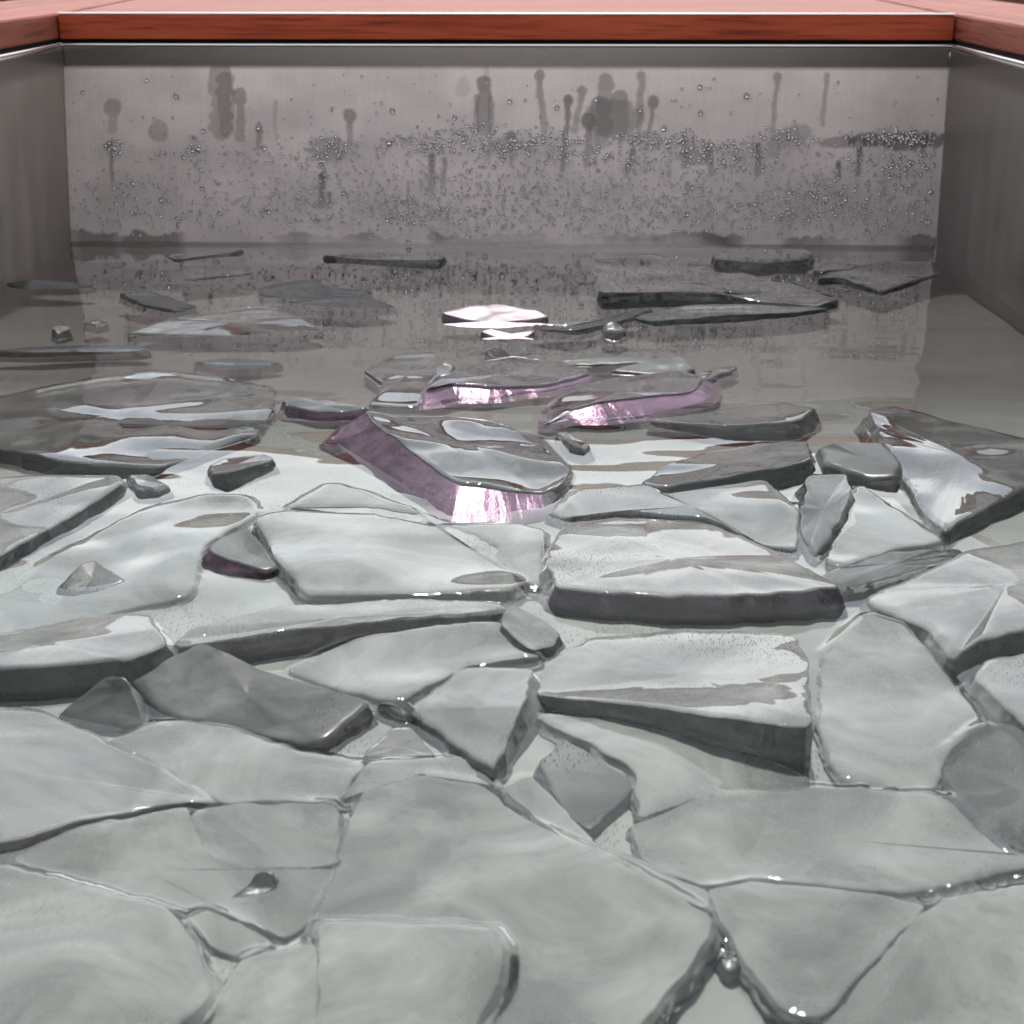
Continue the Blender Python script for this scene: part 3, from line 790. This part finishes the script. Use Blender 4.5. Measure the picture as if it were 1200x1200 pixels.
ice('ice_chip', 'little upright sliver at the right corner of the big angular slab', [(652, 504, 3), (662, 503, 5), (690, 521, 3), (686, 528, 2), (668, 520, 4)], 'clear', 'grey')
ice('ice_plate', 'big angular slab with violet left face and bright pink front corner', [(428, 479, 24), (490, 482, 15), (570, 490, 10), (628, 512, 9), (668, 549, 9), (656, 566, 8), (637, 575, 7), (590, 575, 8.5), (538, 571, 10), (508, 549, 15), (470, 520, 20), (437, 494, 23)], 'clear', 'pink', r=1.4, wave=1.8, wsc=1.6, depth=20, smoothc=1, jit=0.5,
    base=[(400, 500), (490, 490), (575, 495), (638, 514), (673, 554), (662, 573), (640, 595), (590, 602), (529, 607), (487, 579), (438, 547), (390, 516)])
ice('ice_shard', 'slender pink-topped shard touching the back corner of the big angular slab', [(330, 469, 6), (345, 466, 7), (400, 472, 6), (436, 478, 6), (415, 485, 3), (370, 484, 3), (335, 477, 4)], 'clear', 'pink')
ice('ice_plate', 'rippled sky-reflecting plate behind the pink-edged slab', [(425, 436, 1), (462, 416, 3), (510, 413, 4), (528, 430, 4), (500, 455, 2), (490, 478, 1), (430, 476, 1), (448, 452, 0)], 'clear', 'grey', wave=1.6)
ice('ice_chunk', 'dark frosted knob on the rippled plate, left of the pink-edged slab', [(508, 432, 7), (520, 424, 10), (535, 427, 8), (528, 440, 5), (510, 443, 4)], 'frost', 'dark', r=4, wsc=5)

# ---- left middle
ice('ice_plate', 'large rippled plate on the left, reflecting long streaks of sky', [(-90, 478, 4), (0, 463, 3), (60, 451, 3), (120, 440, 3), (180, 433, 3), (260, 439, 2), (325, 453, 1), (322, 482, 0), (300, 512, 0), (240, 532, 1), (178, 551, 3), (110, 546, 6), (60, 538, 9), (0, 522, 11), (-90, 510, 12)], 'clear', 'dark', wave=1.3, wsc=1.5)
ice('ice_plate', 'lens-shaped wavelet of ice above the rippled plate', [(225, 423, 1), (265, 419, 4), (335, 425, 1), (300, 432, -1), (255, 432, -1)], 'dark', 'grey')
ice('ice_plate', 'wedge-shaped plate at the left edge with dark slanting right side', [(-90, 566, 5), (0, 561, 5), (60, 558, 5), (143, 556, 4), (148, 565, 5), (80, 606, 6), (0, 650, 7), (-90, 690, 7)], 'milky', 'dark', wave=1.0)
ice('ice_chunk', 'small wedge chunk at the tip of the left wedge-shaped plate', [(148, 556, 5), (175, 556, 7), (200, 570, 3), (186, 576, 3), (160, 571, 5)], 'clear', 'grey')
ice('ice_chunk', 'small log-shaped dark chunk between rippled plate and big angular slab', [(244, 544, 6), (262, 534, 6), (312, 530, 7), (322, 536, 6), (264, 552, 9), (247, 553, 7)], 'clear', 'dark', r=2.5)
ice('ice_chip', 'tiny pink-topped pebble of ice right of the rippled plate', [(272, 503, 3), (284, 499, 5), (300, 500, 4), (302, 507, 2), (280, 509, 2)], 'clear', 'violet', r=3)
ice('ice_plate', 'smooth drowned plate with winding pale olive band, left of the pink pebble chunk', [(-90, 735, 1), (0, 693, 1), (60, 652, 2), (180, 592, 3), (250, 577, 3), (290, 581, 2), (305, 600, 1), (270, 622, 1), (240, 640, 2), (225, 700, 1), (150, 712, 1), (0, 740, 0)], 'milky', 'pale', wave=1.6)
ice('ice_chunk', 'triangular grey chunk with pink glints on its dark left face', [(248, 633, 10), (290, 618, 11), (304, 634, 11), (328, 662, 6), (312, 666, 6), (272, 655, 8), (243, 643, 9)], 'frost', 'pink', r=2.5, depth=14, base=[(232, 648), (285, 622), (312, 638), (332, 668), (315, 675), (270, 672), (235, 658)])
ice('ice_chunk', 'grey pebble-textured chunk under the drowned plate at far left', [(66, 690, 1), (95, 660, 7), (112, 656, 7), (150, 679, 3), (122, 694, 0), (86, 697, -1)], 'frost', 'grey')
ice('ice_plate', 'broad milky plate with oval contour marks in the middle left', [(300, 612, 4), (330, 600, 5), (430, 602, 4), (520, 616, 3), (588, 650, 4), (612, 684, 4), (596, 695, 4), (480, 699, 4), (360, 700, 3), (325, 660, 3)], 'milky', 'pale', wave=2.0, wsc=0.8)
ice('ice_plate', 'long plate with dark violet-grey front edge left of the small pale chip', [(200, 752, 4), (222, 735, 7), (330, 708, 7), (480, 702, 5), (590, 706, 4), (600, 715, 4), (520, 722, 6), (440, 727, 9), (350, 735, 13), (280, 745, 13), (215, 756, 8)], 'milky', 'violet', wave=0.8)
ice('ice_plate', 'dark-fronted block at the left edge with one rounded end', [(-90, 752, 11), (0, 743, 11), (80, 724, 10), (150, 716, 11), (178, 718, 12), (192, 737, 14), (197, 755, 14), (150, 773, 14), (60, 780, 14), (-90, 792, 14)], 'milky', 'dark', r=3)
ice('ice_plate', 'furrowed frosted slab tilted up beside the dark-fronted block', [(150, 800, 5), (195, 772, 10), (236, 752, 14), (262, 760, 13), (300, 782, 10), (440, 822, 8), (382, 866, 4), (350, 870, 2), (270, 852, 0), (190, 835, 1)], 'frost', 'grey', wave=0.8)
ice('ice_plate', 'small triangular grey slab leaning against the furrowed frosted slab', [(62, 838, 0), (125, 790, 14), (148, 792, 14), (178, 850, 1), (120, 858, -2)], 'frost', 'grey')

# ---- centre
ice('ice_plate', 'broad pale slab with tall dark front face, right of centre', [(642, 640, 10), (660, 613, 6), (720, 606, 5), (830, 613, 5), (900, 642, 7), (962, 673, 10), (986, 686, 13), (940, 692, 14), (860, 697, 14), (780, 699, 13), (700, 694, 13), (652, 688, 12), (640, 660, 12)], 'milky', 'violet', r=2.5, wave=1.4)
ice('ice_plate', 'pale rectangular slab with dark straight front face below the broad pale slab', [(625, 812, 5), (640, 776, 4), (690, 746, 3), (800, 737, 4), (930, 741, 6), (946, 772, 10), (952, 855, 20), (850, 845, 16), (740, 827, 10)], 'milky', 'grey', r=1.2, wave=1.2, flare=0.02)
ice('ice_plate', 'pointed pale slab left of the pale rectangular slab', [(470, 832, 3), (540, 783, 4), (600, 780, 7), (626, 783, 10), (612, 830, 12), (580, 903, 8), (545, 880, 5), (500, 848, 3)], 'milky', 'grey', wave=0.8)
ice('ice_chip', 'small pale lozenge chip at the left corner of the broad pale slab', [(586, 728, 7), (592, 713, 10), (602, 709, 10), (642, 727, 8), (656, 742, 6), (648, 756, 4), (626, 762, 5), (600, 745, 7)], 'milky', 'dark', r=1.5)
ice('ice_chunk', 'dark grey faceted chunk below the rectangular slab', [(632, 893, 4), (660, 868, 5), (735, 905, 4), (740, 922, 3), (692, 972, 1), (662, 950, 1)], 'frost', 'grey', flare=.2)
ice('ice_plate', 'flat milky piece between the pointed slab and the long violet-edged plate', [(330, 785, 1), (420, 745, 2), (580, 726, 3), (636, 768, 2), (545, 779, 3), (470, 822, 1), (440, 818, 1)], 'milky', 'pale', wave=1.2)
ice('ice_chunk', 'dark triangular nub of ice left of the pointed slab tip', [(424, 884, 1), (458, 853, 5), (480, 851, 5), (510, 884, 1)], 'frost', 'grey')
ice('ice_chip', 'little facet chip between furrowed slab and pointed slab', [(440, 823, 4), (482, 820, 7), (497, 838, 4), (472, 842, 2)], 'frost', 'pale')
ice('ice_plate', 'flat frosty piece below the furrowed frosted slab', [(130, 868, 1), (190, 845, 1), (270, 856, 1), (345, 882, 2), (425, 892, 1), (395, 935, 2), (260, 940, 2)], 'milky', 'pale')

# ---- right middle
ice('ice_plate', 'large rippled plate at the right edge, reflecting sky streaks', [(1016, 482, 5), (1045, 474, 4), (1100, 489, 5), (1160, 502, 7), (1290, 545, 10), (1290, 575, 9), (1200, 573, 8), (1150, 598, 8), (1108, 624, 6), (1085, 606, 4), (1055, 560, 3), (1032, 520, 3)], 'clear', 'dark', wave=1.8)
ice('ice_chunk', 'frosted rounded grey chunk beside the right rippled plate', [(958, 524, 6), (975, 517, 11), (1035, 518, 11), (1058, 545, 8), (1055, 560, 6), (1020, 562, 4), (966, 545, 4)], 'frost', 'grey', r=4)
ice('ice_plate', 'lavender-topped wedge below the frosted rounded chunk', [(946, 556, 12), (992, 555, 14), (1000, 575, 13), (986, 610, 7), (955, 655, 0), (936, 622, 1), (940, 588, 6)], 'clear', 'grey', wave=1.2)
ice('ice_plate', 'smooth grey triangular plate between the wedge and the right rippled plate', [(1005, 566, 6), (1050, 597, 4), (1108, 633, 2), (1050, 642, 2), (985, 665, 1), (968, 657, 1), (990, 610, 6)], 'milky', 'grey', wave=0.8)
ice('ice_shard', 'crumpled grey shard pointing right from the broad pale slab', [(956, 676, 7), (1035, 650, 7), (1100, 645, 7), (1130, 643, 5), (1126, 652, 3), (1050, 678, 3), (1002, 690, 4), (976, 687, 6)], 'clear', 'grey', jit=1.6, wave=1.6)
ice('ice_plate', 'smooth grey plate at the right edge under the thin dark seam', [(1132, 645, 4), (1290, 620, 6), (1290, 725, 10), (1200, 740, 9), (1152, 750, 8), (1115, 775, 5), (1085, 735, 5), (1026, 713, 4), (1012, 697, 2), (1060, 681, 2)], 'milky', 'grey', wave=1.0)
ice('ice_plate', 'grey-green drowned plate right of the rectangular slab', [(962, 765, 0), (1018, 718, 1), (1060, 733, 1), (1105, 785, 2), (1155, 845, 2), (1110, 885, 1), (1098, 930, 0), (985, 915, 0), (958, 860, 0)], 'milky', 'pale', wave=1.4)
ice('ice_plate', 'dark-edged plate in the lower right edge corner under the smooth grey plate', [(1138, 795, 5), (1155, 772, 4), (1290, 752, 4), (1290, 915, 9), (1195, 845, 8)], 'milky', 'grey')
ice('ice_plate', 'rounded lavender plate at the right edge, lower down', [(1110, 905, 3), (1114, 880, 5), (1160, 846, 8), (1188, 852, 8), (1290, 925, 8), (1290, 1020, 3), (1180, 998, 2), (1130, 962, 2)], 'clear', 'pale', wave=0.8)

# ---- foreground
ice('ice_plate', 'large flat slab at the left edge with thin dark wedge front', [(-90, 842, 7), (0, 833, 6), (45, 836, 5), (120, 866, 4), (200, 906, 3), (258, 940, 2), (220, 938, 6), (100, 957, 10), (0, 985, 11), (-90, 1010, 11)], 'milky', 'violet', r=1.5, wave=0.8)
ice('ice_plate', 'small square-ended slab right of the thin dark wedge', [(225, 948, 3), (280, 941, 4), (385, 941, 5), (396, 951, 6), (394, 1008, 5), (330, 1014, 2), (260, 1006, 1), (228, 990, 1)], 'milky', 'grey', r=1.2, wave=0.6)
ice('ice_plate', 'big plate filling the bottom left corner', [(-90, 1005, 4), (60, 1031, 5), (130, 1050, 6), (190, 1066, 6), (220, 1096, 7), (247, 1160, 7), (236, 1178, 6), (200, 1212, 6), (160, 1270, 6), (-90, 1270, 6)], 'milky', 'grey', wave=1.0)
ice('ice_chip', 'rounded flake right of the big bottom left plate', [(215, 1078, 3), (240, 1067, 4), (282, 1081, 3), (322, 1106, 1), (286, 1123, 0), (246, 1110, 1)], 'milky', 'grey')
ice('ice_plate', 'narrow four-cornered slab at the bottom edge, left of the square-cornered plate', [(283, 1128, 3), (320, 1115, 4), (369, 1106, 5), (372, 1200, 5), (370, 1270, 5), (200, 1270, 4), (240, 1190, 3)], 'milky', 'grey', r=1.2)
ice('ice_plate', 'square-cornered plate at the bottom edge, left of centre', [(374, 1080, 6), (480, 1085, 6), (575, 1090, 7), (592, 1113, 8), (590, 1140, 8), (555, 1200, 7), (528, 1270, 6), (378, 1270, 5)], 'milky', 'grey', r=1.6, wave=0.8)
ice('ice_plate', 'largest milky sheet in the foreground centre with cracked dark right edge', [(360, 1090, 1), (395, 1020, 1), (430, 930, 2), (500, 913, 3), (565, 925, 3), (612, 960, 4), (690, 1000, 4), (770, 1041, 5), (828, 1077, 6), (812, 1110, 5), (745, 1200, 3), (700, 1270, 3), (520, 1270, 1), (400, 1200, 1)], 'milky', 'grey', wave=0.9)
ice('ice_chunk', 'pebble of ice lying on the foreground sheet below the square-ended slab', [(275, 1048, 4), (300, 1026, 8), (314, 1024, 8), (318, 1034, 6), (292, 1054, 3)], 'frost', 'grey', r=1.5, jit=2.6, wave=1.5, wsc=4)
ice('ice_chunk', 'sunken glassy lump right of the foreground sheet corner', [(838, 1118, 3), (850, 1108, 6), (868, 1113, 5), (872, 1130, 2), (850, 1136, 1)], 'frost', 'grey', r=1.5, jit=2.6)
ice('ice_plate', 'triangular bubble-streaked piece pointing down at the lower right', [(830, 1045, 2), (880, 1032, 4), (960, 1043, 4), (1085, 1058, 3), (1038, 1110, 3), (965, 1192, 0), (930, 1190, 0), (875, 1132, 1)], 'milky', 'grey', wave=0.9)
ice('ice_plate', 'smooth plate filling the bottom right corner', [(1092, 1060, 4), (1290, 1020, 5), (1290, 1270, 5), (880, 1270, 2), (965, 1200, 2), (1035, 1120, 3)], 'milky', 'grey', wave=0.8)
ice('ice_plate', 'bubble-streaked sheet between the rectangular slab and the bottom right plate', [(745, 965, 1), (820, 935, 1), (960, 925, 1), (1098, 935, 2), (1175, 1002, 3), (1240, 1010, 3), (1060, 1048, 2), (880, 1026, 2), (830, 1035, 1), (760, 1005, 1)], 'milky', 'pale', wave=1.0)
ice('ice_plate', 'pale sliver plate between the foreground sheet and the dark faceted chunk', [(590, 925, 1), (625, 910, 1), (690, 985, 1), (745, 1000, 2), (830, 1045, 2), (826, 1068, 2), (700, 1000, 1), (625, 955, 1)], 'milky', 'pale')

ice('ice_plate', 'smooth low plate between the dark wedge slab and the big bottom left plate', [(-90, 1012, 1), (0, 1003, 2), (100, 970, 3), (222, 950, 3), (232, 990, 3), (262, 1008, 2), (330, 1018, 2), (392, 1014, 2), (362, 1076, 1), (325, 1096, 1), (280, 1074, 2), (240, 1060, 2), (200, 1064, 2), (130, 1045, 2), (60, 1027, 1)], 'milky', 'pale', wave=0.9)
ice('ice_plate', 'frosty strip of ice along the foot of the rectangular slab', [(745, 905, 1), (668, 862, 2), (628, 838, 2), (740, 842, 2), (850, 868, 2), (945, 908, 2), (960, 922, 1), (820, 932, 1), (748, 958, 0)], 'milky', 'pale', wave=0.9)
ice('ice_plate', 'small pale patch of ice under the tip of the pointed slab', [(402, 938, 1), (432, 894, 2), (510, 888, 2), (545, 886, 2), (580, 908, 3), (588, 924, 2), (565, 920, 1), (500, 908, 1), (430, 926, 1)], 'milky', 'pale', wave=0.7)
ice('ice_plate', 'pale wavy plate between the big angular slab and the broad pale slab', [(640, 602, 1), (668, 575, 2), (752, 568, 2), (780, 580, 3), (900, 560, 3), (938, 600, 3), (935, 640, 3), (900, 636, 2), (830, 608, 1), (720, 601, 1), (660, 608, 1)], 'milky', 'pale', wave=1.2)
ice('ice_plate', 'pale plate just in front of the big angular slab', [(335, 596, 1), (390, 565, 2), (440, 580, 3), (528, 615, 3), (600, 612, 3), (638, 625, 2), (632, 690, 2), (614, 680, 1), (590, 645, 1), (520, 612, 1), (430, 597, 1)], 'milky', 'pale', wave=1.2)

# ------------------------------------------------------------------ water surface, drawn up over the drowned plates as a thin film
NX, NY = 640, 900
x0, x1, y0, y1 = xl(0), xr(0), YN, D
gx = np.linspace(x0, x1, NX); gy = np.linspace(y0, y1, NY)
GX, GY = np.meshgrid(gx, gy, indexing='ij')
GZ = swell(GX, GY)
TOPS = np.full(GZ.shape, -0.004)
for poly, zfun in FILM:
    i0, i1 = np.searchsorted(gx, [poly[:, 0].min(), poly[:, 0].max()])
    j0, j1 = np.searchsorted(gy, [poly[:, 1].min(), poly[:, 1].max()])
    if i1 - i0 < 2 or j1 - j0 < 2: continue
    sx_, sy_ = GX[i0:i1, j0:j1], GY[i0:i1, j0:j1]
    ins = np.zeros(sx_.shape, bool)
    for (ax, ay), (bx_, by_) in zip(poly, np.roll(poly, -1, 0)):
        cond = (ay > sy_) != (by_ > sy_)
        xi = ax + (sy_ - ay) * (bx_ - ax) / (by_ - ay + 1e-12)
        ins ^= cond & (sx_ < xi)
    zt = zfun(sx_, sy_)
    sub = TOPS[i0:i1, j0:j1]
    sub[ins] = np.maximum(sub[ins], zt[ins])
def blur(a, n, ax):
    k = np.exp(-0.5 * (np.arange(-3 * n, 3 * n + 1) / n) ** 2); k /= k.sum()
    return np.apply_along_axis(lambda v: np.convolve(np.pad(v, 3 * n, mode='edge'), k, 'valid'), ax, a)
DIL = TOPS.copy()
for dx in (-2, -1, 0, 1, 2):
    for dy in (-1, 0, 1):
        DIL = np.maximum(DIL, np.roll(np.roll(TOPS, dx, 0), dy, 1))
TB = blur(blur(DIL, 1, 0), 1, 1) + 0.0007 + 0.0005 * fbm(GX * 14 + 3, GY * 14, 2)
kk = 0.0007
GZ = np.where(np.abs(TB - GZ) < 8 * kk, kk * np.logaddexp(GZ / kk, TB / kk), np.maximum(GZ, TB))
water = mesh_obj('water', np.stack([GX.ravel(), GY.ravel(), GZ.ravel()], 1), [f[::-1] for f in grid_faces(NX, NY)], M_water)
tag(water, 'clear meltwater filling the tub between the ice slabs', 'water', kind='structure')
